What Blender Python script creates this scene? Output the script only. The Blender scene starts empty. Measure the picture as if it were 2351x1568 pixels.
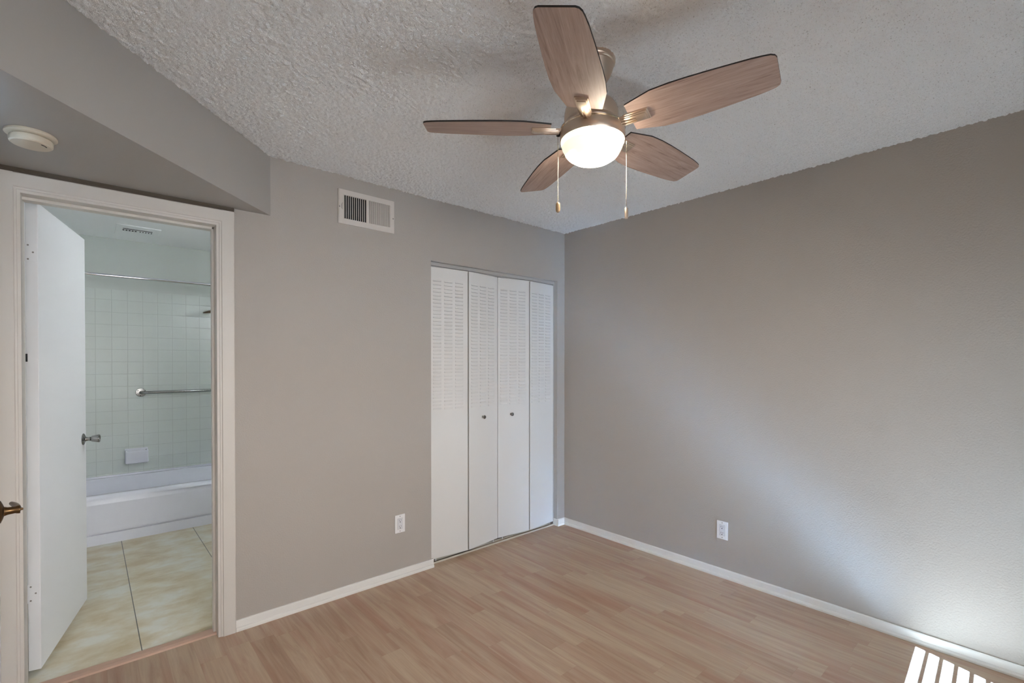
import bpy, bmesh, math, random
import numpy as np
from mathutils import Vector, Matrix
random.seed(7)
scn = bpy.context.scene
COL = scn.collection

# ------------------------------------------------------------------ camera
cam_d = bpy.data.cameras.new('camera')
cam_d.sensor_width = 36.0
cam_d.lens = 16.8695
cam_d.shift_y = 0.024906
cam_d.clip_start = 0.02
cam_o = bpy.data.objects.new('camera', cam_d)
COL.objects.link(cam_o)
_r = Vector((0.7493, -0.6623, 0.0002)); _u = Vector((0.0056, 0.0066, 1.0)); _f = Vector((0.6623, 0.7492, -0.0087))
M = Matrix((( _r.x, _u.x, -_f.x), (_r.y, _u.y, -_f.y), (_r.z, _u.z, -_f.z))).to_4x4()
M.translation = Vector((-3.004, -2.7326, 1.3558))
cam_o.matrix_world = M
scn.camera = cam_o

# ------------------------------------------------------------------ light
EL, AZ = math.radians(37.0), math.radians(19.2)      # sun elevation, heading east of the room's depth axis
world = bpy.data.worlds.new('world'); scn.world = world
world.use_nodes = True
bg = world.node_tree.nodes['Background']
bg.inputs['Color'].default_value = (0.62, 0.78, 1.0, 1)
bg.inputs['Strength'].default_value = 1.0
sun_d = bpy.data.lights.new('sun', 'SUN'); sun_d.energy = 222.0; sun_d.angle = math.radians(0.3)
sun_d.color = (0.36, 0.62, 1.0)
sun_o = bpy.data.objects.new('sun', sun_d); COL.objects.link(sun_o)
sun_o.rotation_euler = Vector((math.sin(AZ)*math.cos(EL), math.cos(AZ)*math.cos(EL), -math.sin(EL))).to_track_quat('-Z', 'Y').to_euler()
sun_o.location = (-3, -8, 5)

def area(name, loc, target, sx, sy, power, color):
    d = bpy.data.lights.new(name, 'AREA'); d.shape = 'RECTANGLE'; d.size = sx; d.size_y = sy
    d.energy = power; d.color = color
    o = bpy.data.objects.new(name, d); COL.objects.link(o); o.location = loc
    o.rotation_euler = (Vector(target) - Vector(loc)).to_track_quat('-Z', 'Y').to_euler()
    return o
area('window_daylight', (-0.852, -3.42, 1.21), (-0.852, 0, 1.21), 0.88, 1.54, 5.0, (0.60, 0.80, 1.0))
area('added_fill_light', (-2.35, -3.42, 1.45), (-2.35, 0, 1.45), 1.0, 1.1, 37.0, (1.0, 0.96, 0.94))  # extra light added to fill the room, behind an invented window

scn.view_settings.view_transform = 'Standard'
scn.view_settings.look = 'None'
scn.view_settings.exposure = 0.97
scn.view_settings.gamma = 1.0
scn.view_settings.use_curve_mapping = False
scn.cycles.max_bounces = 10
scn.cycles.diffuse_bounces = 7
scn.cycles.sample_clamp_indirect = 0.0
scn.cycles.use_denoising = True
scn.cycles.blur_glossy = 0.0
scn.cycles.caustics_reflective = True

# ------------------------------------------------------------------ materials
def srgb(r, g, b):
    def c(v):
        v /= 255.0
        return v/12.92 if v <= 0.04045 else ((v+0.055)/1.055)**2.4
    return (c(r), c(g), c(b), 1.0)

def new_mat(name, color, rough=0.5, metal=0.0, spec=0.5):
    m = bpy.data.materials.new(name); m.use_nodes = True
    nt = m.node_tree; b = nt.nodes['Principled BSDF']
    b.inputs['Base Color'].default_value = color
    b.inputs['Roughness'].default_value = rough
    b.inputs['Metallic'].default_value = metal
    b.inputs['Specular IOR Level'].default_value = spec
    return m, nt, b

def node(nt, t, **kw):
    n = nt.nodes.new(t)
    for k, v in kw.items():
        if k in n.inputs: n.inputs[k].default_value = v
        else: setattr(n, k, v)
    return n

def coords(nt, scale=(1, 1, 1), loc=(0, 0, 0)):
    t = nt.nodes.new('ShaderNodeTexCoord'); mp = nt.nodes.new('ShaderNodeMapping')
    mp.inputs['Scale'].default_value = scale; mp.inputs['Location'].default_value = loc
    nt.links.new(t.outputs['Object'], mp.inputs['Vector'])
    return mp.outputs['Vector']

def bump(nt, b, height, strength, dist):
    n = nt.nodes.new('ShaderNodeBump'); n.inputs['Strength'].default_value = strength; n.inputs['Distance'].default_value = dist
    nt.links.new(height, n.inputs['Height']); nt.links.new(n.outputs['Normal'], b.inputs['Normal'])

def noise_bump(nt, b, scale, strength, dist, detail=2.0):
    n = node(nt, 'ShaderNodeTexNoise', Scale=scale, Detail=detail)
    nt.links.new(coords(nt), n.inputs['Vector'])
    bump(nt, b, n.outputs['Fac'], strength, dist)

def ramp(nt, fac, stops):
    r = nt.nodes.new('ShaderNodeValToRGB')
    el = r.color_ramp.elements
    while len(el) < len(stops): el.new(0.5)
    for e, (p, c) in zip(el, stops): e.position = p; e.color = c
    nt.links.new(fac, r.inputs['Fac'])
    return r.outputs['Color']

def mixc(nt, mode, fac, a, b2):
    n = nt.nodes.new('ShaderNodeMix'); n.data_type = 'RGBA'; n.blend_type = mode
    ins = [s for s in n.inputs if s.enabled]
    out = [s for s in n.outputs if s.enabled][0]
    fs = [s for s in ins if s.name == 'Factor'][0]; As = [s for s in ins if s.name == 'A'][0]; Bs = [s for s in ins if s.name == 'B'][0]
    for sock, v in ((fs, fac), (As, a), (Bs, b2)):
        if isinstance(v, bpy.types.NodeSocket): nt.links.new(v, sock)
        else: sock.default_value = v
    return out
def math_n(nt, op, a, b2=0.0):
    n = nt.nodes.new('ShaderNodeMath'); n.operation = op
    for s, v in zip(n.inputs, (a, b2)):
        if isinstance(v, bpy.types.NodeSocket): nt.links.new(v, s)
        else: s.default_value = v
    return n.outputs[0]

MT = {}
def paint(name, col, rough, bs=230.0, bst=0.25, bd=0.0012):
    m, nt, b = new_mat(name, col, rough, 0, 0.35)
    noise_bump(nt, b, bs, bst, bd, 1.5); MT[name] = m
paint('wall_paint', srgb(171, 163, 154), 0.58, 125.0, 0.4, 0.0036)
paint('soffit_bounce_grey', srgb(166, 161, 154), 0.62, 150.0, 0.15, 0.0015)  # wall paint greyed slightly, bounce light put into the colour
paint('trim_white', srgb(222, 218, 211), 0.38, 40.0, 0.05, 0.001)
paint('casing_paint', srgb(203, 196, 187), 0.40, 40.0, 0.05, 0.001)
paint('door_white', srgb(226, 226, 226), 0.42, 30.0, 0.05, 0.001)
paint('metal_door_white', srgb(216, 212, 206), 0.36, 25.0, 0.08, 0.001)
paint('bath_wall_white', srgb(241, 243, 243), 0.5, 60.0, 0.08, 0.001)
paint('bath_wall_green', srgb(201, 206, 201), 0.5, 60.0, 0.08, 0.001)
paint('plastic_white', srgb(226, 224, 222), 0.32, 20.0, 0.02, 0.0005)
paint('receptacle_white', srgb(212, 211, 212), 0.3, 20.0, 0.02, 0.0005)
paint('register_white', srgb(205, 197, 188), 0.42, 30.0, 0.04, 0.0008)
paint('enamel', srgb(218, 219, 228), 0.24, 15.0, 0.02, 0.001)
paint('concrete', srgb(118, 110, 100), 0.8, 40.0, 0.3, 0.004)
paint('jamb_grey', srgb(176, 172, 166), 0.45, 40.0, 0.05, 0.001)
def simple(name, col, rough, metal=0.0, spec=0.5):
    m, nt, b = new_mat(name, col, rough, metal, spec)
    n = node(nt, 'ShaderNodeTexNoise', Scale=60.0, Detail=2.0); nt.links.new(coords(nt), n.inputs['Vector'])
    rr = nt.nodes.new('ShaderNodeMapRange'); rr.inputs['To Min'].default_value = max(0.02, rough-0.05); rr.inputs['To Max'].default_value = rough+0.06
    nt.links.new(n.outputs['Fac'], rr.inputs['Value']); nt.links.new(rr.outputs['Result'], b.inputs['Roughness'])
    MT[name] = m
paint('aged_plastic', srgb(200, 187, 166), 0.45, 20.0, 0.02, 0.0005)
simple('dark', (0.006, 0.006, 0.006, 1), 0.8)
simple('blade_edge', (0.012, 0.009, 0.007, 1), 0.6)
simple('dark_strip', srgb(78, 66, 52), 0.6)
simple('closet_shade', srgb(58, 53, 48), 0.8)  # closet walls coloured dark so the door gaps look shaded
simple('louvre_shadow_gap', srgb(112, 106, 100), 0.7)  # slot shade coloured onto the undersides of the louvre lips
simple('nickel', srgb(212, 193, 174), 0.36, 1.0)
simple('nickel_bright', srgb(220, 200, 172), 0.14, 1.0)
simple('chrome', srgb(214, 216, 220), 0.10, 1.0)
simple('knob_metal', srgb(150, 150, 148), 0.22, 1.0)
simple('satin_steel', srgb(196, 196, 196), 0.28, 1.0)
simple('aluminium', srgb(196, 188, 172), 0.42, 0.0)
simple('aged_brass', srgb(108, 83, 56), 0.35, 1.0)
simple('fob_wood', srgb(150, 122, 88), 0.45)
simple('chain_metal', srgb(198, 186, 168), 0.25, 1.0)
simple('screw_grey', srgb(140, 134, 128), 0.4, 0.6)
simple('threshold_wood', srgb(196, 163, 143), 0.5)
simple('blind_white', srgb(150, 140, 128), 0.5)

# popcorn ceiling: the lumps are geometry, the finest grain a bump
m, nt, b = new_mat('popcorn', srgb(238, 237, 235), 0.9, 0, 0.2)
n = node(nt, 'ShaderNodeTexNoise', Scale=260.0, Detail=3.0); nt.links.new(coords(nt), n.inputs['Vector'])
bump(nt, b, n.outputs['Fac'], 0.8, 0.007)
sp = node(nt, 'ShaderNodeTexNoise', Scale=185.0, Detail=1.5, Roughness=0.5); nt.links.new(coords(nt), sp.inputs['Vector'])  # dark specks paint in the shade of the pits, with some dirt
nt.links.new(ramp(nt, sp.outputs['Fac'], [(0.60, srgb(242, 241, 239)), (0.74, srgb(212, 208, 203)), (0.84, srgb(160, 154, 146))]), b.inputs['Base Color'])
MT['popcorn'] = m

# vinyl planks running along y
m, nt, b = new_mat('vinyl_plank', srgb(183, 154, 130), 0.30, 0, 0.37)
tc = nt.nodes.new('ShaderNodeTexCoord'); sep = nt.nodes.new('ShaderNodeSeparateXYZ'); nt.links.new(tc.outputs['Object'], sep.inputs[0])
PW, PL = 0.105, 0.66
xs = math_n(nt, 'DIVIDE', math_n(nt, 'ADD', sep.outputs['X'], 0.218), PW); row = math_n(nt, 'FLOOR', xs)
wn = nt.nodes.new('ShaderNodeTexWhiteNoise'); wn.noise_dimensions = '1D'; nt.links.new(row, wn.inputs['W'])
ys = math_n(nt, 'ADD', math_n(nt, 'DIVIDE', sep.outputs['Y'], PL), math_n(nt, 'MULTIPLY', wn.outputs['Value'], 7.3))
coln = math_n(nt, 'FLOOR', ys)
cid = nt.nodes.new('ShaderNodeCombineXYZ'); nt.links.new(row, cid.inputs[0]); nt.links.new(coln, cid.inputs[1])
wn2 = nt.nodes.new('ShaderNodeTexWhiteNoise'); wn2.noise_dimensions = '2D'; nt.links.new(cid.outputs[0], wn2.inputs['Vector'])
base = ramp(nt, wn2.outputs['Value'], [(0.0, srgb(164, 134, 113)), (0.25, srgb(177, 149, 127)), (0.5, srgb(186, 162, 138)), (0.75, srgb(196, 175, 152)), (1.0, srgb(167, 132, 111))])
gv = nt.nodes.new('ShaderNodeCombineXYZ')
nt.links.new(math_n(nt, 'ADD', math_n(nt, 'MULTIPLY', sep.outputs['X'], 26.0), math_n(nt, 'MULTIPLY', wn2.outputs['Value'], 90.0)), gv.inputs[0])
nt.links.new(math_n(nt, 'MULTIPLY', sep.outputs['Y'], 1.9), gv.inputs[1]); nt.links.new(math_n(nt, 'MULTIPLY', wn2.outputs['Value'], 40.0), gv.inputs[2])
g1 = node(nt, 'ShaderNodeTexNoise', Scale=1.0, Detail=4.0, Roughness=0.6, Distortion=0.8); nt.links.new(gv.outputs[0], g1.inputs['Vector'])
grain = ramp(nt, g1.outputs['Fac'], [(0.30, srgb(157, 123, 103)), (0.5, srgb(181, 156, 132)), (0.72, srgb(199, 178, 156))])
c1 = mixc(nt, 'MIX', 0.58, base, grain)
gb = node(nt, 'ShaderNodeTexNoise', Scale=0.42, Detail=2.0); nt.links.new(gv.outputs[0], gb.inputs['Vector'])
pink = ramp(nt, gb.outputs['Fac'], [(0.48, (0, 0, 0, 1)), (0.68, (1, 1, 1, 1))])
c1 = mixc(nt, 'MIX', math_n(nt, 'MULTIPLY', pink, 0.55), c1, srgb(165, 120, 101))
gf = nt.nodes.new('ShaderNodeCombineXYZ'); nt.links.new(math_n(nt, 'MULTIPLY', sep.outputs['X'], 150.0), gf.inputs[0]); nt.links.new(math_n(nt, 'MULTIPLY', sep.outputs['Y'], 6.0), gf.inputs[1])
g2 = node(nt, 'ShaderNodeTexNoise', Scale=1.0, Detail=2.0); nt.links.new(gf.outputs[0], g2.inputs['Vector'])
fine = ramp(nt, g2.outputs['Fac'], [(0.3, (0.86, 0.86, 0.86, 1)), (0.6, (1, 1, 1, 1))])
c1 = mixc(nt, 'MULTIPLY', 0.55, c1, fine)
fx = math_n(nt, 'FRACT', xs); fy = math_n(nt, 'FRACT', ys)
seam = math_n(nt, 'MAXIMUM', math_n(nt, 'GREATER_THAN', math_n(nt, 'ABSOLUTE', math_n(nt, 'SUBTRACT', fx, 0.5)), 0.5-0.0009/PW),
              math_n(nt, 'GREATER_THAN', math_n(nt, 'ABSOLUTE', math_n(nt, 'SUBTRACT', fy, 0.5)), 0.5-0.0009/PL))
c1 = mixc(nt, 'MULTIPLY', math_n(nt, 'MULTIPLY', seam, 0.12), c1, srgb(129, 99, 79))
nt.links.new(c1, b.inputs['Base Color']); bump(nt, b, g2.outputs['Fac'], 0.08, 0.001)
MT['vinyl_plank'] = m

def tile_mat(name, size, mortar, c_tile, c_grout, off, axes, rough, stone=False):
    m, nt, b = new_mat(name, c_tile, rough, 0, 0.5)
    tc = nt.nodes.new('ShaderNodeTexCoord'); sep = nt.nodes.new('ShaderNodeSeparateXYZ'); nt.links.new(tc.outputs['Object'], sep.inputs[0])
    def grid(ax, o):
        v = math_n(nt, 'FRACT', math_n(nt, 'DIVIDE', math_n(nt, 'SUBTRACT', sep.outputs[ax], o), size))
        return math_n(nt, 'SUBTRACT', 0.5, math_n(nt, 'ABSOLUTE', math_n(nt, 'SUBTRACT', v, 0.5)))   # 0 at joint
    d = math_n(nt, 'MINIMUM', grid(axes[0], off[0]), grid(axes[1], off[1]))
    g = math_n(nt, 'LESS_THAN', d, mortar/2/size)
    col = c_tile
    if stone:
        n = node(nt, 'ShaderNodeTexNoise', Scale=4.6, Detail=5.0, Roughness=0.6, Distortion=0.15)
        nt.links.new(coords(nt, (1.0, 1.5, 1.0)), n.inputs['Vector'])
        col = ramp(nt, n.outputs['Fac'], [(0.34, srgb(184, 167, 134)), (0.50, srgb(199, 189, 165)), (0.64, srgb(207, 205, 193))])
    if stone:                                           # dark joints one way, tight pale ones the other
        gx = math_n(nt, 'LESS_THAN', grid(axes[0], off[0]), mortar/2/size)
        gy = math_n(nt, 'MULTIPLY', math_n(nt, 'LESS_THAN', grid(axes[1], off[1]), mortar/4/size), math_n(nt, 'GREATER_THAN', sep.outputs['Y'], 0.8))
        col = mixc(nt, 'MIX', math_n(nt, 'MULTIPLY', gy, 0.7), col, srgb(120, 114, 100)); g = gx
    nt.links.new(mixc(nt, 'MIX', g, col, c_grout), b.inputs['Base Color'])
    mr = nt.nodes.new('ShaderNodeMapRange'); mr.inputs['From Max'].default_value = mortar*1.6/size; nt.links.new(d, mr.inputs['Value'])
    bump(nt, b, mr.outputs['Result'], 0.5, 0.0015); MT[name] = m
tile_mat('wall_tile', 0.108, 0.003, srgb(203, 209, 204), srgb(184, 190, 185), (-2.2, 1.363), ('X', 'Z'), 0.30)
tile_mat('wall_tile_side', 0.108, 0.003, srgb(203, 209, 204), srgb(184, 190, 185), (2.72, 1.363), ('Y', 'Z'), 0.14)
tile_mat('floor_tile', 0.4572, 0.004, srgb(205, 195, 170), srgb(78, 76, 70), (-2.363, 1.02), ('X', 'Y'), 0.4, True)

# fan blade wood: grain along local X of the blade uv
m, nt, b = new_mat('blade_wood', srgb(150, 122, 104), 0.5, 0, 0.4)
uv = nt.nodes.new('ShaderNodeUVMap'); mp = nt.nodes.new('ShaderNodeMapping'); mp.inputs['Scale'].default_value = (4.0, 60.0, 1.0)
nt.links.new(uv.outputs['UV'], mp.inputs['Vector'])
n1 = node(nt, 'ShaderNodeTexNoise', Scale=1.0, Detail=5.0, Roughness=0.65, Distortion=1.4); nt.links.new(mp.outputs['Vector'], n1.inputs['Vector'])
cw = ramp(nt, n1.outputs['Fac'], [(0.28, srgb(126, 102, 91)), (0.45, srgb(158, 133, 121)), (0.6, srgb(168, 144, 131)), (0.78, srgb(187, 163, 149))])
mp2 = nt.nodes.new('ShaderNodeMapping'); mp2.inputs['Scale'].default_value = (14.0, 420.0, 1.0); nt.links.new(uv.outputs['UV'], mp2.inputs['Vector'])
n2 = node(nt, 'ShaderNodeTexNoise', Scale=1.0, Detail=2.0); nt.links.new(mp2.outputs['Vector'], n2.inputs['Vector'])
nt.links.new(mixc(nt, 'MULTIPLY', 0.7, cw, ramp(nt, n2.outputs['Fac'], [(0.3, (0.78, 0.76, 0.74, 1)), (0.6, (1, 1, 1, 1))])), b.inputs['Base Color'])
MT['blade_wood'] = m

# alabaster lamp bowl, lit from inside
m, nt, b = new_mat('lit_bowl', srgb(240, 240, 225), 0.25)
n = node(nt, 'ShaderNodeTexNoise', Scale=3.4, Detail=0.5, Distortion=0.6); nt.links.new(coords(nt, (1, 1, 5.0), (0.35, 0.2, 0.1)), n.inputs['Vector'])
nt.links.new(ramp(nt, n.outputs['Fac'], [(0.48, (0.92, 0.93, 0.74, 1)), (0.60, (1.0, 0.85, 0.68, 1))]), b.inputs['Emission Color'])
mr = nt.nodes.new('ShaderNodeMapRange'); mr.interpolation_type = 'SMOOTHERSTEP'; mr.inputs['From Min'].default_value = 0.47; mr.inputs['From Max'].default_value = 0.62
mr.inputs['To Min'].default_value = 0.40; mr.inputs['To Max'].default_value = 42.0
nt.links.new(n.outputs['Fac'], mr.inputs['Value']); nt.links.new(mr.outputs['Result'], b.inputs['Emission Strength'])
MT['lit_bowl'] = m
m, nt, b = new_mat('lit_globe', srgb(240, 240, 235), 0.3)
b.inputs['Emission Color'].default_value = (0.85, 0.93, 1.0, 1); b.inputs['Emission Strength'].default_value = 66.0
MT['lit_globe'] = m
m = bpy.data.materials.new('window_glass'); m.use_nodes = True; nt = m.node_tree
for x in list(nt.nodes):
    if x.type == 'BSDF_PRINCIPLED': nt.nodes.remove(x)
tr = nt.nodes.new('ShaderNodeBsdfTransparent'); gl = nt.nodes.new('ShaderNodeBsdfGlossy'); gl.inputs['Roughness'].default_value = 0.02
mx = nt.nodes.new('ShaderNodeMixShader'); mx.inputs[0].default_value = 0.06
nt.links.new(tr.outputs[0], mx.inputs[1]); nt.links.new(gl.outputs[0], mx.inputs[2])
nt.links.new(mx.outputs[0], [x for x in nt.nodes if x.type == 'OUTPUT_MATERIAL'][0].inputs[0]); MT['window_glass'] = m

# ------------------------------------------------------------------ mesh helpers
class MB:
    def __init__(s): s.bm = bmesh.new()
    def box(s, x0, x1, y0, y1, z0, z1, bev=0.0, mat=None, seg=2):
        vs = [s.bm.verts.new(v) for v in ((x0,y0,z0),(x1,y0,z0),(x1,y1,z0),(x0,y1,z0),(x0,y0,z1),(x1,y0,z1),(x1,y1,z1),(x0,y1,z1))]
        fs = [s.bm.faces.new([vs[i] for i in f]) for f in ((3,2,1,0),(4,5,6,7),(0,1,5,4),(1,2,6,5),(2,3,7,6),(3,0,4,7))]
        geo = set(vs)
        if bev > 0:
            ed = list({e for f in fs for e in f.edges})
            r = bmesh.ops.bevel(s.bm, geom=ed, offset=bev, segments=seg, profile=0.5, affect='EDGES')
            geo = {v for v in vs if v.is_valid} | {v for f in r['faces'] for v in f.verts}
        if mat is not None: bmesh.ops.transform(s.bm, matrix=mat, verts=list(geo))
        return s
    def poly(s, pts, axis_vec, bev=0.0, mat=None):       # extrude a planar polygon along a vector
        a = [s.bm.verts.new(p) for p in pts]; v = Vector(axis_vec); bt = [s.bm.verts.new(Vector(p)+v) for p in pts]
        n = len(pts); fs = [s.bm.faces.new(a[::-1]), s.bm.faces.new(bt)]
        for i in range(n): fs.append(s.bm.faces.new([a[i], a[(i+1) % n], bt[(i+1) % n], bt[i]]))
        geo = set(a+bt)
        if bev > 0:
            ed = [e for e in fs[1].edges]
            r = bmesh.ops.bevel(s.bm, geom=ed, offset=bev, segments=2, profile=0.5, affect='EDGES')
            geo = {x for x in geo if x.is_valid} | {x for f in r['faces'] for x in f.verts}
        if mat is not None: bmesh.ops.transform(s.bm, matrix=mat, verts=list(geo))
        return s
    def lathe(s, prof, seg=48, mat=None, cap=False):     # prof: (r, z) list about local Z
        rings = []
        for r, z in prof:
            if r <= 1e-6: rings.append([s.bm.verts.new((0, 0, z))])
            else: rings.append([s.bm.verts.new((r*math.cos(2*math.pi*i/seg), r*math.sin(2*math.pi*i/seg), z)) for i in range(seg)])
        for a, b in zip(rings, rings[1:]):
            for i in range(seg):
                j = (i+1) % seg
                if len(a) == 1 and len(b) == 1: continue
                if len(a) == 1: s.bm.faces.new([a[0], b[j], b[i]])
                elif len(b) == 1: s.bm.faces.new([a[i], a[j], b[0]])
                else: s.bm.faces.new([a[i], a[j], b[j], b[i]])
        if cap:
            for r in (rings[0], rings[-1]):
                if len(r) > 1: s.bm.faces.new(r)
        if mat is not None: bmesh.ops.transform(s.bm, matrix=mat, verts=[v for r in rings for v in r])
        return s
    def tube(s, pts, rad, seg=16, cap=True, mat=None):
        pts = [Vector(p) for p in pts]; rads = rad if isinstance(rad, (list, tuple)) else [rad]*len(pts)
        rings = []; up = None
        for i, p in enumerate(pts):
            t = (pts[min(i+1, len(pts)-1)] - pts[max(i-1, 0)]).normalized()
            if up is None: up = t.orthogonal().normalized()
            up = (up - t*up.dot(t)).normalized(); w = t.cross(up)
            rings.append([s.bm.verts.new(p + rads[i]*(math.cos(2*math.pi*k/seg)*up + math.sin(2*math.pi*k/seg)*w)) for k in range(seg)])
        for a, b in zip(rings, rings[1:]):
            for i in range(seg): s.bm.faces.new([a[i], a[(i+1) % seg], b[(i+1) % seg], b[i]])
        if cap: s.bm.faces.new(rings[0][::-1]); s.bm.faces.new(rings[-1])
        if mat is not None: bmesh.ops.transform(s.bm, matrix=mat, verts=[v for r in rings for v in r])
        return s
    def build(s, name, mats, parent=None, smooth=False, mat_fn=None):
        bmesh.ops.recalc_face_normals(s.bm, faces=s.bm.faces)
        me = bpy.data.meshes.new(name)
        if smooth:
            for f in s.bm.faces: f.smooth = True
        if mat_fn:
            for f in s.bm.faces: f.material_index = mat_fn(f)
        s.bm.to_mesh(me); s.bm.free()
        for mm in (mats if isinstance(mats, (list, tuple)) else [mats]): me.materials.append(MT[mm])
        o = bpy.data.objects.new(name, me); COL.objects.link(o)
        if parent is not None: o.parent = parent
        if smooth:
            me.set_sharp_from_angle(angle=math.radians(38))
        return o
def tag(o, label, cat, group=None, kind=None):
    o['label'] = label; o['category'] = cat
    if group: o['group'] = group
    if kind: o['kind'] = kind
    return o
def struct(o, label, cat): return tag(o, label, cat, None, 'structure')
def empty(name, loc=(0, 0, 0)):
    o = bpy.data.objects.new(name, None); COL.objects.link(o); o.location = loc; o.empty_display_size = 0.05
    return o
def Rx(a): return Matrix.Rotation(a, 4, 'X')
def Ry(a): return Matrix.Rotation(a, 4, 'Y')
def Rz(a): return Matrix.Rotation(a, 4, 'Z')
def T(x, y, z): return Matrix.Translation((x, y, z))

# ------------------------------------------------------------------ room shell
H = 2.44; HW = H+0.02; XL = -3.27; YN = -3.25; WT = 0.14
DX0, DX1, DH = -3.205, -2.525, 2.035          # bathroom doorway in the far wall
CX0, CX1, CH = -1.303, -0.083, 2.034         # closet opening in the far wall
w = MB()
w.box(XL-0.12, DX0, 0, WT, 0, HW)
w.box(DX0, DX1, 0, WT, DH, HW)
w.box(DX1, CX0, 0, WT, 0, HW)
w.box(CX0, CX1, 0, WT, CH, HW)
w.box(CX1, 0.12, 0, WT, 0, HW)
struct(w.build('wall_far', 'wall_paint'), 'taupe painted far wall with bathroom doorway and closet opening', 'wall')
w = MB().box(0, 0.12, YN-0.12, 0, 0, HW)
struct(w.build('wall_right', 'wall_paint'), 'long bare taupe wall on the right with a bright diagonal patch of light', 'wall')
EY0, EY1 = -0.905, -0.075                    # entry doorway in the left wall
w = MB().box(XL-0.12, XL, YN-0.12, EY0, 0, HW).box(XL-0.12, XL, EY1, 0, 0, HW).box(XL-0.12, XL, EY0, EY1, 2.06, HW)
struct(w.build('wall_left', 'wall_paint'), 'taupe wall at the left edge holding the entry door', 'wall')
W1 = (-1.30, -0.377, 0.42, 2.0); W2 = (-2.85, -1.85, 0.9, 2.0)  # W2 is an added opening for the fill light
w = MB()
w.box(XL, W2[0], YN-0.12, YN, 0, HW).box(W2[0], W2[1], YN-0.12, YN, 0, W2[2]).box(W2[0], W2[1], YN-0.12, YN, W2[3], HW)
w.box(W2[1], W1[0], YN-0.12, YN, 0, HW).box(W1[0], W1[1], YN-0.12, YN, 0, W1[2]).box(W1[0], W1[1], YN-0.12, YN, W1[3], HW)
w.box(W1[1], 0, YN-0.12, YN, 0, HW)
struct(w.build('wall_near', 'wall_paint'), 'taupe wall behind the viewpoint with a window and an added fill window', 'wall')
w = MB().box(XL-0.02, 0, YN, 0.062, -0.05, 0).box(CX0-0.1, CX1, 0.062, 0.75, -0.05, 0)
struct(w.build('floor', 'vinyl_plank'), 'light tan and pinkish wood look vinyl plank floor', 'floor')

# popcorn ceiling as a displaced sheet over a slab
def popcorn_ceiling():
    step = 0.0047; x0, x1, y0, y1 = XL, 0.0, YN, 0.0
    nx = int((x1-x0)/step)+1; ny = int((y1-y0)/step)+1
    rs = np.random.RandomState(3)
    def blur(a, k):
        for _ in range(k):
            a = (np.roll(a, 1, 0)+3*a+np.roll(a, -1, 0))/5; a = (np.roll(a, 1, 1)+3*a+np.roll(a, -1, 1))/5
        return a
    f = blur(rs.rand(nx, ny), 1); f = (f-f.mean())/f.std()
    g = blur(rs.rand(nx, ny), 5); g = (g-g.mean())/g.std()
    h = np.clip(f*0.95+g*0.18, -1.4, 2.4)
    z = H - 0.0026 - 0.0023*h
    X, Y = np.meshgrid(np.linspace(x0, x1, nx), np.linspace(y0, y1, ny), indexing='ij')
    jx = (rs.rand(nx, ny)-0.5)*step*0.7; jy = (rs.rand(nx, ny)-0.5)*step*0.7
    jx[0] = jx[-1] = 0; jy[:, 0] = jy[:, -1] = 0
    co = np.stack([X+jx, Y+jy, z], -1).reshape(-1, 3)
    i = np.arange(nx-1)[:, None]*ny + np.arange(ny-1)[None, :]
    q = np.stack([i, i+1, i+ny+1, i+ny], -1).reshape(-1, 4)          # facing down
    me = bpy.data.meshes.new('ceiling')
    sl = np.array([[x, y, zz] for zz in (H+0.02, H+0.12) for x in (x0-0.12, x1+0.12) for y in (y0-0.12, y1+0.02)])
    nv = len(co); sb = np.array([[0, 1, 3, 2], [4, 6, 7, 5], [0, 4, 5, 1], [1, 5, 7, 3], [3, 7, 6, 2], [2, 6, 4, 0]])+nv
    co = np.concatenate([co, sl]); q = np.concatenate([q, sb])
    me.vertices.add(len(co)); me.vertices.foreach_set('co', co.astype(np.float32).ravel())
    me.loops.add(q.size); me.loops.foreach_set('vertex_index', q.astype(np.int32).ravel())
    me.polygons.add(len(q)); me.polygons.foreach_set('loop_start', (np.arange(len(q))*4).astype(np.int32))
    me.polygons.foreach_set('use_smooth', np.ones(len(q), dtype=bool))
    me.update(calc_edges=True); me.validate()
    me.materials.append(MT['popcorn'])
    o = bpy.data.objects.new('ceiling', me); COL.objects.link(o)
    return struct(o, 'pale rough popcorn textured ceiling', 'ceiling')
popcorn_ceiling()

SZ = 2.128                                   # dropped triangular soffit over the two doors
w = MB().poly([(-2.281, 0, SZ), (XL, 0, SZ), (XL, -0.989, SZ)], (0, 0, H-SZ+0.012))
struct(w.build('ceiling_soffit', 'soffit_bounce_grey'), 'taupe dropped soffit with diagonal edge above the doorways', 'soffit')

# baseboards: flat board with a quarter-round shoe
def base_profile(axis, a0, a1, wall, sgn, name, label, extra=None):
    prof = [(0, 0), (0.017, 0), (0.0175, 0.010), (0.015, 0.018), (0.0105, 0.021), (0.0105, 0.050), (0.008, 0.055), (0, 0.055)]
    w = MB()
    if axis == 'X': w.poly([(a0, wall+sgn*d, z) for d, z in prof], (a1-a0, 0, 0))
    else: w.poly([(wall+sgn*d, a0, z) for d, z in prof], (0, a1-a0, 0))
    if extra: extra(w, prof)
    return struct(w.build(name, 'trim_white'), label, 'baseboard')
def stub(w, prof):
    w.poly([(-0.083-0.0005, -d, z) for d, z in prof], (0.083, 0, 0))
    w.poly([(-0.083-d*0.6, -0.017, z) for d, z in prof], (0, 0.075, 0))
base_profile('X', -2.452, CX0+0.012, 0, -1, 'baseboard_far', 'white baseboard with shoe moulding along the far wall below the air register', stub)
base_profile('Y', YN, -0.0, 0, -1, 'baseboard_right', 'white baseboard running along the right wall')
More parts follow.
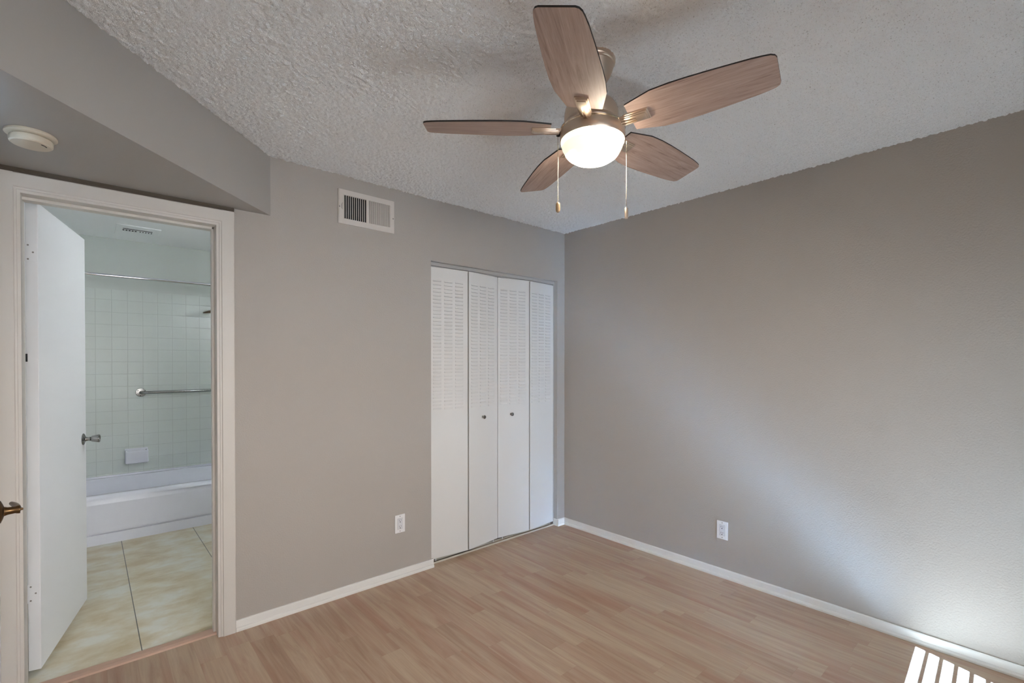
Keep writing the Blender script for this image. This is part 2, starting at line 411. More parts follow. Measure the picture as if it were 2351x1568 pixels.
base_profile('Y', YN, -0.985, XL, 1, 'baseboard_left', 'white baseboard along the left wall')
base_profile('X', XL, 0, YN, 1, 'baseboard_near', 'white baseboard under the windows')

# bathroom doorway: jamb, stop and stepped casing
def casing_strip(w, pts, vec): w.poly(pts, vec)
w = MB()
cas = [(0.0, 0), (0.0, -0.009), (0.007, -0.0095), (0.0085, -0.0125), (0.0155, -0.013), (0.0185, -0.0175), (0.0685, -0.0180), (0.072, -0.0150), (0.072, 0)]  # inner edge -> outer edge
rv = 0.0                                     # reveal
# right leg
w.poly([(DX1+rv+d, y, 0) for d, y in cas], (0, 0, DH+0.072))
# left leg
w.poly([(DX0-rv-d*0.90, y, 0) for d, y in cas], (0, 0, DH+0.072))
# head
w.poly([(XL+0.0005, y, DH+d) for d, y in cas], (DX1+0.072-XL-0.0005, 0, 0))
# jambs and stops
w.box(DX1-0.004, DX1+0.001, -0.009, WT+0.006, 0, DH, 0.0008)
w.box(DX1-0.015, DX1-0.003, 0.048, 0.082, 0, DH, 0.002)
w.box(DX0-0.001, DX0+0.004, -0.009, WT+0.006, 0, DH, 0.0008)
w.box(DX0, DX1, -0.009, WT+0.006, DH-0.004, DH+0.001, 0.0008)
w.box(DX0, DX1, 0.048, 0.082, DH-0.016, DH-0.003, 0.002)
struct(w.build('trim_1', 'casing_paint'), 'white stepped casing and jamb around the bathroom doorway', 'door casing')
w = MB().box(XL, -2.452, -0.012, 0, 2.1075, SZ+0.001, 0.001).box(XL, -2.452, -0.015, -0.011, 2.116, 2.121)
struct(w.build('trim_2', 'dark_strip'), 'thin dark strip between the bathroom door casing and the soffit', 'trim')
w = MB().poly([(DX0, 0.030, 0), (DX0, 0.036, 0.006), (DX0, 0.055, 0.009), (DX0, 0.088, 0.009), (DX0, 0.094, 0.004), (DX0, 0.094, 0)], (DX1-DX0, 0, 0))
struct(w.build('trim_3', 'threshold_wood'), 'pinkish tan threshold strip between plank floor and bathroom tile', 'threshold')
# entry doorway casing on the left wall
w = MB()
w.poly([(XL-y, EY0-d, 0) for d, y in cas], (0, 0, 2.06+0.05))
w.poly([(XL-y, EY0-0.07, 2.06+d*0.7) for d, y in cas], (0, EY1-EY0+0.07, 0))
w.box(XL-0.12, XL+0.009, EY0-0.001, EY0+0.004, 0, 2.06).box(XL-0.12, XL+0.009, EY1-0.004, EY1+0.001, 0, 2.06)
w.box(XL-0.12, XL+0.009, EY0, EY1, 2.056, 2.061)
struct(w.build('trim_4', 'trim_white'), 'white casing around the entry door at the left edge', 'door casing')

# bathroom door, swung open into the bathroom
def bathroom_door():
    r = empty('door_1', (-3.203, 0.185, 0.0))
    a = math.atan2(0.978, 0.209)
    r.rotation_euler = (0, 0, a)            # local X runs from hinge edge to latch edge, local -Y faces the room's right
    struct(r, 'white flush bathroom door standing open into the bathroom', 'door')
    MB().box(0.0, 0.712, -0.041, 0.0, 0.026, 2.046, 0.0015).build('door_leaf', 'door_white', r)
    k = MB(); m0 = T(0.652, -0.041, 0.934) @ Rx(math.pi/2)
    k.lathe([(0, 0), (0.031, 0), (0.032, 0.003), (0.028, 0.006), (0.012, 0.012), (0.010, 0.020), (0.0095, 0.026), (0.0115, 0.027), (0.0115, 0.031), (0.0095, 0.032), (0.014, 0.036), (0.0165, 0.040), (0.0215, 0.068), (0.0205, 0.072), (0.015, 0.072), (0.012, 0.066), (0, 0.065)], 40, m0)
    k.build('door_knob', 'knob_metal', r, True)
    for z in (1.83, 0.36):
        h = MB().box(-0.0025, 0.0, -0.038, 0.004, z-0.040, z+0.040, 0.0006)
        h.tube([(-0.004, 0.006, z-0.042), (-0.004, 0.006, z+0.042)], 0.0055, 12)
        ho = h.build('hinge', 'door_white', r)
        for dz, dy in ((0.03, -0.010), (0.0, -0.026), (-0.03, -0.010)):
            MB().lathe([(0, 0.0008), (0.0032, 0.0008), (0.0036, 0)], 10, T(-0.0025, dy, z+dz) @ Ry(-math.pi/2)).build('screw', 'screw_grey', ho)
    h = MB().box(-0.006, 0.0, -0.006, 0.016, 1.360, 1.394, 0.001)
    ho = h.build('hinge', 'dark', r); ho['label'] = 'bare dark middle hinge'
    MB().lathe([(0, 0), (0.004, 0), (0.005, 0.003), (0, 0.005)], 12, T(-0.006, 0.005, 1.380) @ Ry(-math.pi/2)).build('hinge_pin', 'chrome', ho, True)
bathroom_door()

# entry door, ajar, just outside the frame at the left; only its lever handle shows
def entry_door():
    r = empty('door_2', (XL+0.012, EY1-0.008, 0.0))
    r.rotation_euler = (0, 0, math.radians(5.1))     # local -Y runs from hinge to latch
    struct(r, 'white entry door at the left edge with a bronze lever handle', 'door')
    MB().box(-0.038, 0.0, -0.806, 0.0, 0.012, 2.04, 0.0015).build('door_leaf', 'door_white', r)
    L = MB(); m0 = T(0.0, -0.735, 0.945) @ Ry(math.pi/2)
    L.lathe([(0, 0), (0.032, 0), (0.033, 0.003), (0.030, 0.007), (0.020, 0.011), (0.013, 0.013), (0.0105, 0.020), (0.0095, 0.034), (0.0115, 0.040), (0.0115, 0.044), (0.004, 0.045), (0.003, 0.050), (0, 0.051)], 36, m0)
    L.tube([(0.038, -0.733, 0.945), (0.0385, -0.715, 0.9455), (0.037, -0.690, 0.946), (0.033, -0.660, 0.945), (0.028, -0.630, 0.943)], [0.0085, 0.0085, 0.0078, 0.007, 0.0055], 14)
    L.build('lever_handle', 'aged_brass', r, True)
entry_door()

# closet interior, head track, jamb, floor track
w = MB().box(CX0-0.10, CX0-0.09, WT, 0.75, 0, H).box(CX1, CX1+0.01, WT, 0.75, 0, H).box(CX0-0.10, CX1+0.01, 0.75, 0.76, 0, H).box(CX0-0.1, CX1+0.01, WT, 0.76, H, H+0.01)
struct(w.build('wall_closet', 'closet_shade'), 'closet interior, coloured dark as if in shade, behind the folding doors', 'closet')
w = MB()
w.box(CX0+0.0005, CX1-0.0005, 0.036, 0.074, 2.010, CH+0.001, 0.0008)
w.box(CX0+0.0005, CX1-0.0005, 0.050, 0.060, 2.004, 2.012)
w.box(CX1-0.003, CX1+0.001, 0.0005, WT, 0.02, CH, 0.0006).box(CX1-0.012, CX1-0.002, 0.040, 0.075, 0.0, CH, 0.001)
w.box(CX0+0.001, CX1-0.001, 0.002, 0.036, CH-0.0025, CH+0.001)
struct(w.build('trim_5', 'jamb_grey'), 'grey painted head track and side jamb of the closet opening', 'trim')
w = MB().box(CX0, CX1-0.003, 0.030, 0.036, 0.0, 0.012, 0.001).box(CX0, CX1-0.003, 0.069, 0.075, 0.0, 0.012, 0.001)
struct(w.build('trim_6', 'aluminium'), 'low metal floor track under the closet doors', 'trim')

# bifold closet doors
PW_ = 0.301; PT = 0.018; PZ0, PZ1 = 0.030, 2.000
def panel_mesh(wd, cols, rows, z_lo, z_hi):
    m_ = MB().box(0, wd, -PT, 0, PZ0, PZ1, 0.0022)
    sp = (z_hi-z_lo)/(rows-1)
    for c0, c1 in cols:
        for i in range(rows):
            z = z_lo+i*sp; x0, x1 = c0*wd, c1*wd; hh = 0.0125; d = 0.0042
            ym = -PT+0.0003
            # pressed louvre: slopes out towards its lower lip
            p = [(x0, ym, z+hh), (x0, ym-d, z), (x0, ym, z-0.0006)]
            m_.poly(p, (x1-x0, 0, 0))
    # shallow pressed ribs in the lower half
    return m_
def bifold(name, A, J, B, knob_on, label):
    r = empty(name, ((A[0]+B[0])/2, (A[1]+B[1])/2, 0)); struct(r, label, 'closet door')
    inv = r.location
    for idx, (P, Q) in enumerate(((A, J), (J, B))):
        dx, dy = Q[0]-P[0], Q[1]-P[1]; ln = math.hypot(dx, dy); an = math.atan2(dy, dx)
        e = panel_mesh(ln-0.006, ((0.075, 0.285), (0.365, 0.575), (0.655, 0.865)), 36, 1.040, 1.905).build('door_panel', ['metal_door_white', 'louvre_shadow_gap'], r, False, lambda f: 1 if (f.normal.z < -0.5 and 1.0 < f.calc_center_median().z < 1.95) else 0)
        e.location = (P[0]-inv[0]+0.003*dx/ln, P[1]-inv[1]+0.003*dy/ln, 0); e.rotation_euler = (0, 0, an)
        if idx == knob_on[0]:
            k = MB().lathe([(0, 0), (0.0085, 0), (0.009, 0.0015), (0.0055, 0.004), (0.005, 0.010), (0.010, 0.014), (0.0135, 0.019), (0.0135, 0.023), (0.011, 0.0255), (0.007, 0.0255), (0.006, 0.0235), (0, 0.0235)], 28, T(knob_on[1], -PT, 0.962) @ Rx(math.pi/2))
            k.build('knob', 'knob_metal', e, True)
        pin_x = 0.045 if idx == 0 else ln-0.045
        pp = MB().tube([(pin_x, -PT/2, 0.0125), (pin_x, -PT/2, PZ0+0.004)], 0.0038, 12)
        pp.build('pivot_pin', 'plastic_white', e, True)
        if idx == 0:
            MB().box(ln-0.0055, ln-0.0005, -0.014, 0.0, PZ0+0.005, PZ1-0.005).build('gap_shade_strip', 'dark_strip', e)  # dark strip added so the gap between panels reads as shaded
bifold('door_3', (-1.290, 0.055), (-0.991, 0.026), (-0.690, 0.066), (1, 0.135), 'left folding pair of white louvred metal closet doors')
bifold('door_4', (-0.688, 0.066), (-0.389, 0.032), (-0.094, 0.058), (0, 0.118), 'right folding pair of white louvred metal closet doors')

# ------------------------------------------------------------------ window behind the viewpoint, and one added for fill light
def window(n, W, label):
    r = empty(n, ((W[0]+W[1])/2, YN-0.09, W[2])); struct(r, label, 'window')
    o = Vector(r.location); f = MB(); y0, y1 = YN-0.10-o.y, YN-0.06-o.y
    X0, X1, Z0, Z1 = W[0]-o.x, W[1]-o.x, 0, W[3]-W[2]; t = 0.03
    f.box(X0, X1, y0, y1, Z0, Z0+t).box(X0, X1, y0, y1, Z1-t, Z1).box(X0, X0+t*0.5, y0, y1, Z0, Z1).box(X1-t*0.3, X1, y0, y1, Z0, Z1)
    f.build('window_frame', 'aluminium', r)
    MB().box(X0, X1, -0.002, 0.002, Z0, Z1).build('glass_pane', 'window_glass', r)
window('window_1', W1, 'low window behind the viewpoint letting sun through blinds')
window('fill_window', W2, 'unseen second window added for fill light')
def blinds(W, tilt, label, skew=0.0):
    r = empty('window_blind', ((W[0]+W[1])/2, YN+0.055, W[3])); tag(r, label, 'window blind', 'window blinds behind the viewpoint')
    hw = (W[1]-W[0])/2+0.05; h = W[3]-W[2]
    r.rotation_euler = (0, 0, skew)
    MB().box(-hw, hw, -0.03, 0.03, -0.01, 0.05, 0.003).build('headrail', 'blind_white', r)
    s = MB(); z = -0.0147
    while z > -h-0.02:
        s.box(-hw, hw, -0.025, 0.025, -0.0014, 0.0014, mat=T(0, 0, z) @ Rx(-tilt)); z -= 0.0415
    s.build('slats', 'blind_white', r)
blinds(W1, math.radians(27.5), 'white horizontal blind with tilted slats over the low window', math.radians(3))
blinds(W2, math.radians(14), 'white horizontal blind with tilted slats over the added fill window')
struct(MB().poly([(-6, -5.441-0.0524*4.81, 2.5), (3, -5.441+0.0524*4.19, 2.5), (3, YN-0.125, 2.5), (-6, YN-0.125, 2.5)], (0, 0, 0.08)).build('sun_cutoff_cover', 'concrete'), 'unseen patio cover added to cut off the high sun', 'patio cover')  # unseen cover, its edge placed and skewed to cut the sun patch
struct(MB().box(-9, 6, -12, YN-0.125, -0.2, -0.06).build('ground', 'concrete'), 'concrete patio outside the windows', 'ground')

# ------------------------------------------------------------------ ceiling fan
FC = Vector((-1.642, -1.623, H)); FN = Vector((0.0325, 0.0188, 1.0)).normalized()
FEX = Vector((0, 1, 0)).cross(FN).normalized(); FEY = FN.cross(FEX)
HUB = FC - FN*((H-2.19)/FN.z)
FM = Matrix(((FEX.x, FEY.x, FN.x), (FEX.y, FEY.y, FN.y), (FEX.z, FEY.z, FN.z))).to_4x4(); FM.translation = HUB - FC   # tilted hub frame, relative to the canopy
fan = empty('ceiling_fan', FC); tag(fan, 'brushed nickel ceiling fan with five greyed wood blades and a lit glass bowl', 'ceiling fan')
MB().lathe([(0, 0), (0.083, 0), (0.084, -0.004), (0.084, -0.014), (0.081, -0.019), (0.0765, -0.021), (0.0765, -0.024), (0.0785, -0.026), (0.074, -0.040), (0.064, -0.062), (0.052, -0.080), (0.040, -0.090), (0.022, -0.092), (0, -0.092)], 64).build('canopy', 'nickel', fan, True)
MB().tube([FM @ Vector((0, 0, 0.178)), FM @ Vector((0, 0, 0.080))], 0.013, 24).build('downrod', 'nickel', fan, True)
MB().lathe([(0, 0.106), (0.030, 0.106), (0.034, 0.098), (0.060, 0.094), (0.082, 0.086), (0.092, 0.072), (0.0955, 0.055), (0.096, 0.030), (0.094, 0.024), (0.096, 0.020), (0.102, 0.012), (0.108, 0.004), (0.106, 0.001), (0, 0.001)], 72, FM).build('motor_housing', 'nickel', fan, True)
MB().lathe([(0, 0.001), (0.108, 0.001), (0.1135, -0.001), (0.1155, -0.004), (0.1135, -0.007), (0, -0.007)], 72, T(0.0035, -0.0031, 0) @ FM).build('trim_ring', 'nickel_bright', fan, True)
MB().lathe([(0, -0.006), (0.1125, -0.006), (0.1150, -0.012), (0.1155, -0.026), (0.1155, -0.042), (0.1135, -0.0455), (0.1095, -0.0455), (0.1095, -0.040), (0, -0.038)], 72, T(0.0035, -0.0031, 0) @ FM).build('light_kit', 'nickel', fan, True)
LM = T(0.0035, -0.0031, 0) @ FM
bowl = MB().lathe([(0.1095, -0.043), (0.1115, -0.046), (0.1110, -0.052), (0.107, -0.065), (0.100, -0.080), (0.089, -0.094), (0.073, -0.1055), (0.052, -0.1140), (0.028, -0.1185), (0, -0.120)], 72, LM).build('glass_bowl', 'lit_bowl', fan, True)
clip = MB().tube([(0.1122*math.cos(a), 0.1122*math.sin(a), -0.0485-0.002*(a > 3.35)) for a in np.linspace(3.12, 3.55, 9)], 0.0012, 8, mat=LM).build('bowl_clip', 'screw_grey', bowl, True)
OUT = [(0.147, 0.060), (0.240, 0.0845), (0.300, 0.0870), (0.360, 0.0850), (0.420, 0.0810), (0.480, 0.0760), (0.530, 0.0715), (0.560, 0.0670), (0.578, 0.0630), (0.588, 0.0565), (0.592, 0.047)]
def smooth_outline():
    up = []
    for (a, b_), (c, d) in zip(OUT, OUT[1:]):
        for t_ in (0, 0.5): up.append((a+(c-a)*t_, b_+(d-b_)*t_))
    up.append(OUT[-1]); return up
PITCH = 0.2257; TH0 = 3.685
def blade(k):
    a = TH0+k*2*math.pi/5
    er = Vector((math.cos(a), math.sin(a), 0)); et = Vector((-math.sin(a), math.cos(a), 0))
    ev = -math.cos(PITCH)*et+math.sin(PITCH)*Vector((0, 0, 1)); en = er.cross(ev)
    if en.z < 0: en = -en
    BMx = FM @ Matrix(((er.x, ev.x, en.x, 0), (er.y, ev.y, en.y, 0), (er.z, ev.z, en.z, 0), (0, 0, 0, 1)))
    up = smooth_outline(); pts = [(u, v) for u, v in up]+[(u, -v) for u, v in reversed(up)]
    bm = bmesh.new(); uvl = bm.loops.layers.uv.new('UVMap'); th = 0.0055
    lo = [bm.verts.new((u, v, -th/2)) for u, v in pts]; hi = [bm.verts.new((u, v, th/2)) for u, v in pts]
    n_ = len(pts); fs = [bm.faces.new(lo), bm.faces.new(hi[::-1])]
    for i in range(n_):
        f = bm.faces.new([lo[i], hi[i], hi[(i+1) % n_], lo[(i+1) % n_]]); f.material_index = 1
    for f in bm.faces:
        for l in f.loops: l[uvl].uv = (l.vert.co.x+k*0.83, l.vert.co.y+k*0.37)
    bmesh.ops.transform(bm, matrix=BMx, verts=bm.verts[:]); bmesh.ops.recalc_face_normals(bm, faces=bm.faces[:])
    me = bpy.data.meshes.new('blade'); bm.to_mesh(me); bm.free()
    me.materials.append(MT['blade_wood']); me.materials.append(MT['blade_edge'])
    o = bpy.data.objects.new('blade', me); COL.objects.link(o); o.parent = fan
    br = MB(); z0 = -th/2
    # stepped plate under the blade, tapering arm into the hub
    br.box(0.128, 0.213, -0.0235, 0.0235, z0-0.0045, z0+0.0003, 0.001, BMx)
    br.box(0.118, 0.209, -0.0195, 0.0195, z0-0.0085, z0-0.0040, 0.0012, BMx)
    br.box(0.112, 0.204, -0.0150, 0.0150, z0-0.0115, z0-0.0080, 0.0015, BMx)
    br.poly([(0.090, -0.020, z0-0.009), (0.135, -0.0165, z0-0.009), (0.135, 0.0165, z0-0.009), (0.090, 0.020, z0-0.009)], (0, 0, 0.010), 0, BMx)
    for vv in (-0.007, 0.004):
        br.poly([(0.115, vv-0.0035, z0-0.0115), (0.170, vv, z0-0.0117), (0.115, vv+0.0035, z0-0.0115)], (0, 0, -0.004), 0, BMx)
    br.build('blade_bracket', 'nickel', o, True)
for k in range(5): blade(k)
def chain(rel, z_top, z_bot, fob_r, fob_h, wood):
    c = MB(); z = z_top
    while z > z_bot:
        bmesh.ops.create_icosphere(c.bm, subdivisions=1, radius=0.0016, matrix=T(rel[0], rel[1], z)); z -= 0.0043
    c.tube([(rel[0], rel[1], z_top), (rel[0], rel[1], z_bot)], 0.0006, 6)
    co = c.build('pull_chain', 'chain_metal', fan, True)
    co['label'] = 'pull chain on the %s of the bowl' % ('left' if wood else 'right')
    r_, h_ = fob_r, fob_h
    MB().lathe([(0, 0), (r_*0.55, -0.0005), (r_*0.8, -h_*0.06), (r_, -h_*0.22), (r_, -h_*0.75), (r_*0.8, -h_*0.93), (r_*0.45, -h_*0.95), (r_*0.4, -h_), (0, -h_)] if wood else
               [(0, 0), (r_*0.9, 0), (r_, -0.001), (r_, -h_*0.9), (r_*0.8, -h_*0.92), (r_*0.75, -h_), (0, -h_)], 24, T(rel[0], rel[1], z_bot)).build('fob', 'fob_wood' if wood else 'nickel', co, True)
hz = HUB - FC
chain((hz.x-0.0800, hz.y+0.0862), hz.z-0.016, hz.z-0.256, 0.0080, 0.036, True)
chain((hz.x+0.0715, hz.y-0.1010), hz.z-0.055, hz.z-0.289, 0.0062, 0.037, False)
MB().box(-0.005, 0.005, -0.005, 0.005, -0.006, 0.006, 0.001, T(hz.x-0.0795, hz.y+0.0855, hz.z-0.013)).build('chain_outlet', 'dark', fan)

# ------------------------------------------------------------------ things on the walls
def register():
    r = empty('air_register', (-1.747, 0, 2.258)); tag(r, 'white wall air register with two banks of vertical louvres above the closet side', 'air vent')
    f = MB(); X0, X1, Z0, Z1 = -0.176, 0.174, -0.0985, 0.0985; t0 = -0.008
    w0, w1 = (-0.1425, -0.006), (0.007, 0.1440); zz = (-0.067, 0.068)
    def fr(x0, x1, z0, z1): f.box(x0, x1, t0, 0.0, z0, z1)
    fr(X0, w0[0], Z0, Z1); fr(w1[1], X1, Z0, Z1); fr(w0[1], w1[0], zz[0], zz[1]); fr(w0[0], w1[1], Z0, zz[0]); fr(w0[0], w1[1], zz[1], Z1)
    f.poly([(X0-0.0, 0, Z0), (X0+0.006, t0-0.001, Z0), (X0+0.006, 0, Z0)], (0, 0, Z1-Z0))
    f.build('frame', 'register_white', r)
    MB().box(w0[0], w1[1], -0.001, -0.0002, zz[0], zz[1]).build('duct_opening', 'dark', r)
    for (a, b_), tl, nm in ((w0, -44, 'left'), (w1, 42, 'right')):
        s = MB(); n_ = 11; st = (b_-a)/n_
        for i in range(n_+1):
            x = a+st*i
            s.box(-0.0006, 0.0006, -0.0052, 0.0052, zz[0], zz[1], mat=T(x, -0.0062, 0) @ Rz(math.radians(tl)))
        o = s.build('louvre_bank', 'register_white', r); o['label'] = nm+' bank of vertical louvres'
    for x, z in ((-0.169, -0.003), (0.167, -0.009)):
        MB().lathe([(0, 0.0022), (0.003, 0.0018), (0.0042, 0)], 14, T(x, t0, z) @ Rx(math.pi/2)).build('screw', 'screw_grey', r, True)
    MB().box(-0.1545, -0.1515, t0-0.0006, t0+0.001, -0.016, -0.013).box(-0.1545, -0.1515, t0-0.0006, t0+0.001, 0.016, 0.020).box(-0.1575, -0.1555, t0-0.003, t0+0.001, -0.012, 0.014).build('damper_lever', 'screw_grey', r)
register()

def outlet(mat, label):
    r = empty('wall_outlet'); r.matrix_world = mat; tag(r, label, 'outlet', 'duplex wall outlets')
    p = MB().box(-0.035, 0.035, -0.0062, 0.0, -0.0570, 0.0570, 0.0022).build('wall_plate', 'plastic_white', r)
    q = MB().box(-0.0168, 0.0168, -0.0082, -0.0005, -0.0335, 0.0335, 0.001).build('receptacle', 'receptacle_white', r)
    gap = MB()
    for x0, x1, z0, z1 in ((-0.0176, -0.0168, -0.0343, 0.0343), (0.0168, 0.0176, -0.0343, 0.0343), (-0.0176, 0.0176, -0.0343, -0.0335), (-0.0176, 0.0176, 0.0335, 0.0343)):
        gap.box(x0, x1, -0.0065, -0.0005, z0, z1)
    gap.build('seam', 'screw_grey', q)
    s = MB()
    for zc in (0.019, -0.019):
        s.box(-0.0072, -0.0052, -0.0085, -0.0078, zc-0.001, zc+0.0085); s.box(0.0052, 0.0070, -0.0085, -0.0078, zc+0.0002, zc+0.0080)
        s.lathe([(0, 0.0006), (0.0030, 0.0006), (0.0030, 0)], 14, T(0, -0.0080, zc-0.0075) @ Rx(math.pi/2))
    s.build('plug_slots', 'dark', q)
    for z in (0.0465, -0.0465):
        MB().lathe([(0, 0.0012), (0.0024, 0.0010), (0.0034, 0)], 12, T(0, -0.0060, z) @ Rx(math.pi/2)).build('screw', 'screw_grey', p, True)
outlet(T(-1.535, 0, 0.342), 'white duplex outlet on the far wall left of the closet doors')
outlet(T(0, -1.3465, 0.2980) @ Rz(-math.pi/2), 'white duplex outlet low on the right wall')

def detector():
    r = empty('smoke_detector', (-3.143, -0.437, SZ)); tag(r, 'cream round smoke detector mounted under the soffit', 'smoke detector')
    MB().lathe([(0, 0), (0.064, 0), (0.066, -0.003), (0.066, -0.008), (0.062, -0.011), (0.050, -0.013), (0, -0.013)], 56).build('mounting_base', 'aged_plastic', r, True)
    b_ = MB().lathe([(0, -0.011), (0.046, -0.011), (0.046, -0.015), (0.054, -0.017), (0.0555, -0.021), (0.0545, -0.034), (0.050, -0.038), (0, -0.040)], 56)
    bo = b_.build('body', 'aged_plastic', r, True)
    s = MB()
    for a in (-0.75, -0.45): s.box(-0.005, 0.005, -0.0012, 0.0012, -0.0008, 0.0008, mat=T(0.040*math.cos(a), 0.040*math.sin(a), -0.0388) @ Rz(a+1.57))
    s.build('slots', 'dark', bo)
    s = MB()
    for i in range(9):
        a = 2.35+i*0.16; s.box(-0.003, 0.003, -0.001, 0.001, -0.004, 0.004, mat=T(0.0475*math.cos(a), 0.0475*math.sin(a), -0.0145) @ Rz(a+1.57))
    s.build('vent_slots', 'dark', bo)
detector()

# ------------------------------------------------------------------ bathroom
BY = 2.72; BX0, BX1 = XL, -1.74; TZ = 1.995
w = MB().box(BX0-0.1, BX1+0.9, BY, BY+0.1, TZ, H)
struct(w.build('wall_bathroom_back', 'bath_wall_green'), 'plain painted strip of bathroom wall above the tile', 'wall')
w = MB().box(BX0-0.1, BX1+0.1, BY-0.006, BY+0.1, 0.30, TZ, 0.002)
struct(w.build('wall_tiled_back', 'wall_tile'), 'pale square tiled wall behind the bathtub', 'wall')
w = MB().box(BX1, BX1+0.1, 1.93, BY, 0.0, H)
struct(w.build('wall_bathroom_right', 'wall_tile_side'), 'tiled end wall carrying the shower head', 'wall')
w = MB().box(BX0-0.1, BX0, WT, BY, 0, H)
struct(w.build('wall_bathroom_left', 'bath_wall_white'), 'white bathroom wall behind the open door', 'wall')
w = MB().box(-0.9, -0.8, 0.8, 1.93, 0, H).box(-1.70, -0.8, 1.93, 2.03, 0, H).box(-1.402, -1.397, WT, 0.8, 0, H).box(-1.4, -0.8, 0.78, 0.8, 0, H)
struct(w.build('wall_bathroom_end', 'bath_wall_white'), 'white bathroom wall out of sight to the right', 'wall')
w = MB().box(BX0-0.1, -0.8, WT+0.0, BY+0.1, H, H+0.1)
struct(w.build('ceiling_bathroom', 'bath_wall_white'), 'smooth white bathroom ceiling', 'ceiling')
w = MB().box(XL, -0.9, 0.062, 2.0, -0.05, 0.0).box(XL, BX1, 2.0, BY, -0.05, 0.0)
struct(w.build('floor_bathroom', 'floor_tile'), 'cream mottled square tile bathroom floor with dark grout', 'floor')

def bathtub():
    r = empty('bathtub', ((BX0+BX1)/2, 2.34, 0)); tag(r, 'white enamel bathtub along the back of the bathroom', 'bathtub')
    hx = (BX1-BX0)/2-0.002; yf = 1.963-2.34; yb = BY-0.008-2.34; hz_ = 0.362
    # apron with recessed toe groove
    MB().poly([(-hx, yf, 0), (-hx, yf, 0.074), (-hx, yf+0.012, 0.078), (-hx, yf+0.012, 0.088), (-hx, yf-0.008, 0.093), (-hx, yf-0.002, 0.30), (-hx, yf+0.006, 0.345), (-hx, yf+0.014, 0.345), (-hx, yf+0.014, 0)], (2*hx, 0, 0)).build('apron', 'enamel', r, False)
    bm = bmesh.new(); loops = []
    def rr(x0, x1, y0, y1, rad, z, n_=6):
        out = []
        for cx, cy, a0 in ((x1-rad, y1-rad, 0), (x0+rad, y1-rad, 90), (x0+rad, y0+rad, 180), (x1-rad, y0+rad, 270)):
            for i in range(n_+1):
                a = math.radians(a0+90*i/n_); out.append(bm.verts.new((cx+rad*math.cos(a), cy+rad*math.sin(a), z)))
        return out
    spec = [(-hx, hx, yf-0.002, yb, 0.004, 0.335), (-hx, hx, yf+0.003, yb, 0.004, 0.352), (-hx, hx, yf+0.014, yb, 0.006, hz_), (-hx, hx, yf+0.030, yb, 0.006, hz_+0.002),
            (-hx+0.06, hx-0.06, yf+0.075, yb-0.055, 0.10, hz_), (-hx+0.07, hx-0.07, yf+0.086, yb-0.064, 0.10, hz_-0.010), (-hx+0.10, hx-0.09, yf+0.11, yb-0.09, 0.12, 0.20), (-hx+0.16, hx-0.12, yf+0.14, yb-0.12, 0.12, 0.075), (-hx+0.24, hx-0.18, yf+0.2, yb-0.18, 0.10, 0.055)]
    L = [rr(*s) for s in spec]
    for a, b_ in zip(L, L[1:]):
        for i in range(len(a)): bm.faces.new([a[i], a[(i+1) % len(a)], b_[(i+1) % len(a)], b_[i]])
    bm.faces.new(L[-1])
    t = MB(); t.bm.free(); t.bm = bm; t.build('basin', 'enamel', r, True)
    MB().poly([(-hx, yb-0.012, hz_-0.002), (-hx, yb-0.010, hz_+0.012), (-hx, yb, hz_+0.014), (-hx, yb, hz_-0.002)], (2*hx, 0, 0)).build('caulk_rim', 'enamel', r)
bathtub()

o = MB().tube([(BX0+0.004, 1.985, 2.012), (BX1-0.004, 1.985, 2.012)], 0.0115, 20)
o.lathe([(0, 0), (0.028, 0), (0.028, 0.004), (0.016, 0.012), (0, 0.012)], 24, T(BX1-0.0, 1.985, 2.012) @ Ry(-math.pi/2))
tag(o.build('shower_curtain_rod', 'chrome', None, True), 'chrome shower curtain rod spanning above the bathtub', 'curtain rod')

def grab_bar():
    r = empty('grab_bar', (-2.648, BY-0.006, 1.088)); tag(r, 'chrome grab bar on the tiled wall above the bathtub', 'grab bar')
    L = 0.61
    MB().tube([(0.0, -0.004, 0.0), (0.006, -0.030, 0.0), (0.022, -0.050, 0.0005), (0.05, -0.058, 0.001), (L-0.05, -0.058, 0.004), (L-0.022, -0.050, 0.004), (L-0.006, -0.030, 0.004), (L, -0.004, 0.004)], 0.0125, 18).build('rail', 'knob_metal', r, True)
    for x in (0, L):
        f = MB().lathe([(0, 0), (0.038, 0), (0.0385, 0.002), (0.036, 0.005), (0.02, 0.006), (0, 0.006)], 32, T(x, 0, 0) @ Rx(math.pi/2)).build('flange', 'knob_metal', r, True)
        for a in (0.4, 2.5, 4.6): MB().lathe([(0, 0.0075), (0.003, 0.007), (0.004, 0.005)], 10, T(x+0.027*math.cos(a), 0, 0.027*math.sin(a)) @ Rx(math.pi/2)).build('screw', 'dark', f)
grab_bar()

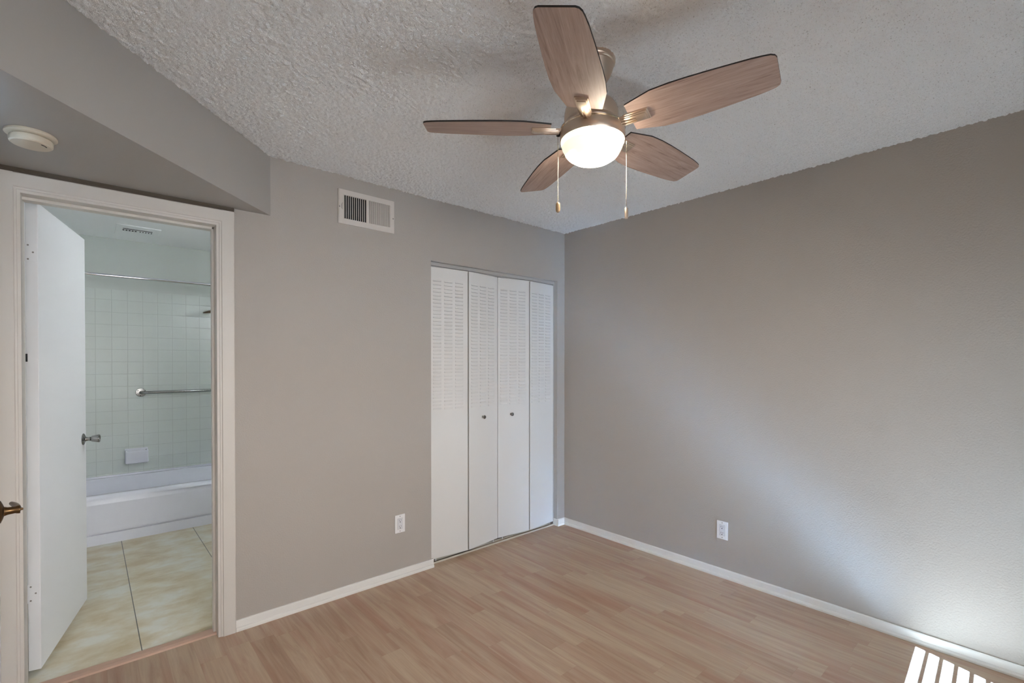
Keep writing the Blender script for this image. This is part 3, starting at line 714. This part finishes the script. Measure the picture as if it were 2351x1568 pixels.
def soap_dish():
    r = empty('soap_dish', (-2.683, BY-0.006, 0.535)); tag(r, 'white ceramic soap dish projecting from the tiled wall', 'soap dish')
    MB().box(-0.082, 0.082, -0.012, 0.0, -0.068, 0.058, 0.006).build('back_plate', 'enamel', r, True)
    t = MB().box(-0.078, 0.078, -0.072, -0.006, -0.070, -0.046, 0.010, seg=3).box(-0.080, 0.080, -0.080, -0.062, -0.068, 0.040, 0.0085, seg=3).box(-0.082, -0.066, -0.076, -0.006, -0.066, 0.046, 0.0075, seg=3).box(0.066, 0.082, -0.076, -0.006, -0.066, 0.046, 0.0075, seg=3)
    t.build('tray', 'enamel', r, True)
soap_dish()

def shower_head():
    r = empty('shower_fixture', (BX1, 2.40, 1.86)); tag(r, 'dark bronze shower head partly hidden behind the door casing', 'shower head')
    MB().lathe([(0, 0), (0.03, 0), (0.028, 0.004), (0.012, 0.008), (0, 0.008)], 24, Ry(-math.pi/2)).build('flange', 'satin_steel', r, True)
    MB().tube([(0, 0, 0), (-0.12, 0, 0.012), (-0.26, 0, 0.016), (-0.36, 0, 0.004), (-0.385, 0, -0.012)], 0.0095, 14).build('arm', 'satin_steel', r, True)
    MB().lathe([(0, 0.020), (0.014, 0.020), (0.020, 0.010), (0.055, 0.002), (0.078, -0.005), (0.080, -0.010), (0.076, -0.013), (0, -0.013)], 40, T(-0.40, 0, -0.030) @ Ry(math.radians(-8))).build('rose', 'aged_brass', r, True)
shower_head()

def exhaust():
    r = empty('ceiling_vent', (-2.69, 2.285, H)); tag(r, 'white slotted vent grille on the bathroom ceiling', 'vent')
    hx, hy = 0.142, 0.18
    MB().box(-hx, hx, -hy, hy, -0.007, 0.0, 0.003).build('grille', 'bath_wall_white', r)
    s = MB().box(-0.098, 0.092, -0.078, -0.062, -0.0085, -0.0065)
    for i in range(5): s.box(-0.098+i*0.0195, -0.086+i*0.0195, -0.030, 0.000, -0.0085, -0.0065)
    for i in range(5): s.box(0.012+i*0.0185, 0.019+i*0.0185, -0.030, -0.004, -0.0085, -0.0065)
    s.build('slots', 'dark', r)
exhaust()

def vanity_light():
    r = empty('vanity_light', (-1.66, WT, 1.90)); tag(r, 'lit bathroom wall light out of sight right of the doorway', 'light')
    MB().box(-0.20, 0.20, 0.0, 0.03, -0.05, 0.05, 0.004).build('back_plate', 'chrome', r)
    for x in (-0.065, 0.065):
        MB().lathe([(0, 0.055), (0.03, 0.046), (0.05, 0.02), (0.055, -0.005), (0.045, -0.035), (0.02, -0.052), (0, -0.055)], 24, T(x, 0.095, 0)).build('globe', 'lit_globe', r, True)
vanity_light()
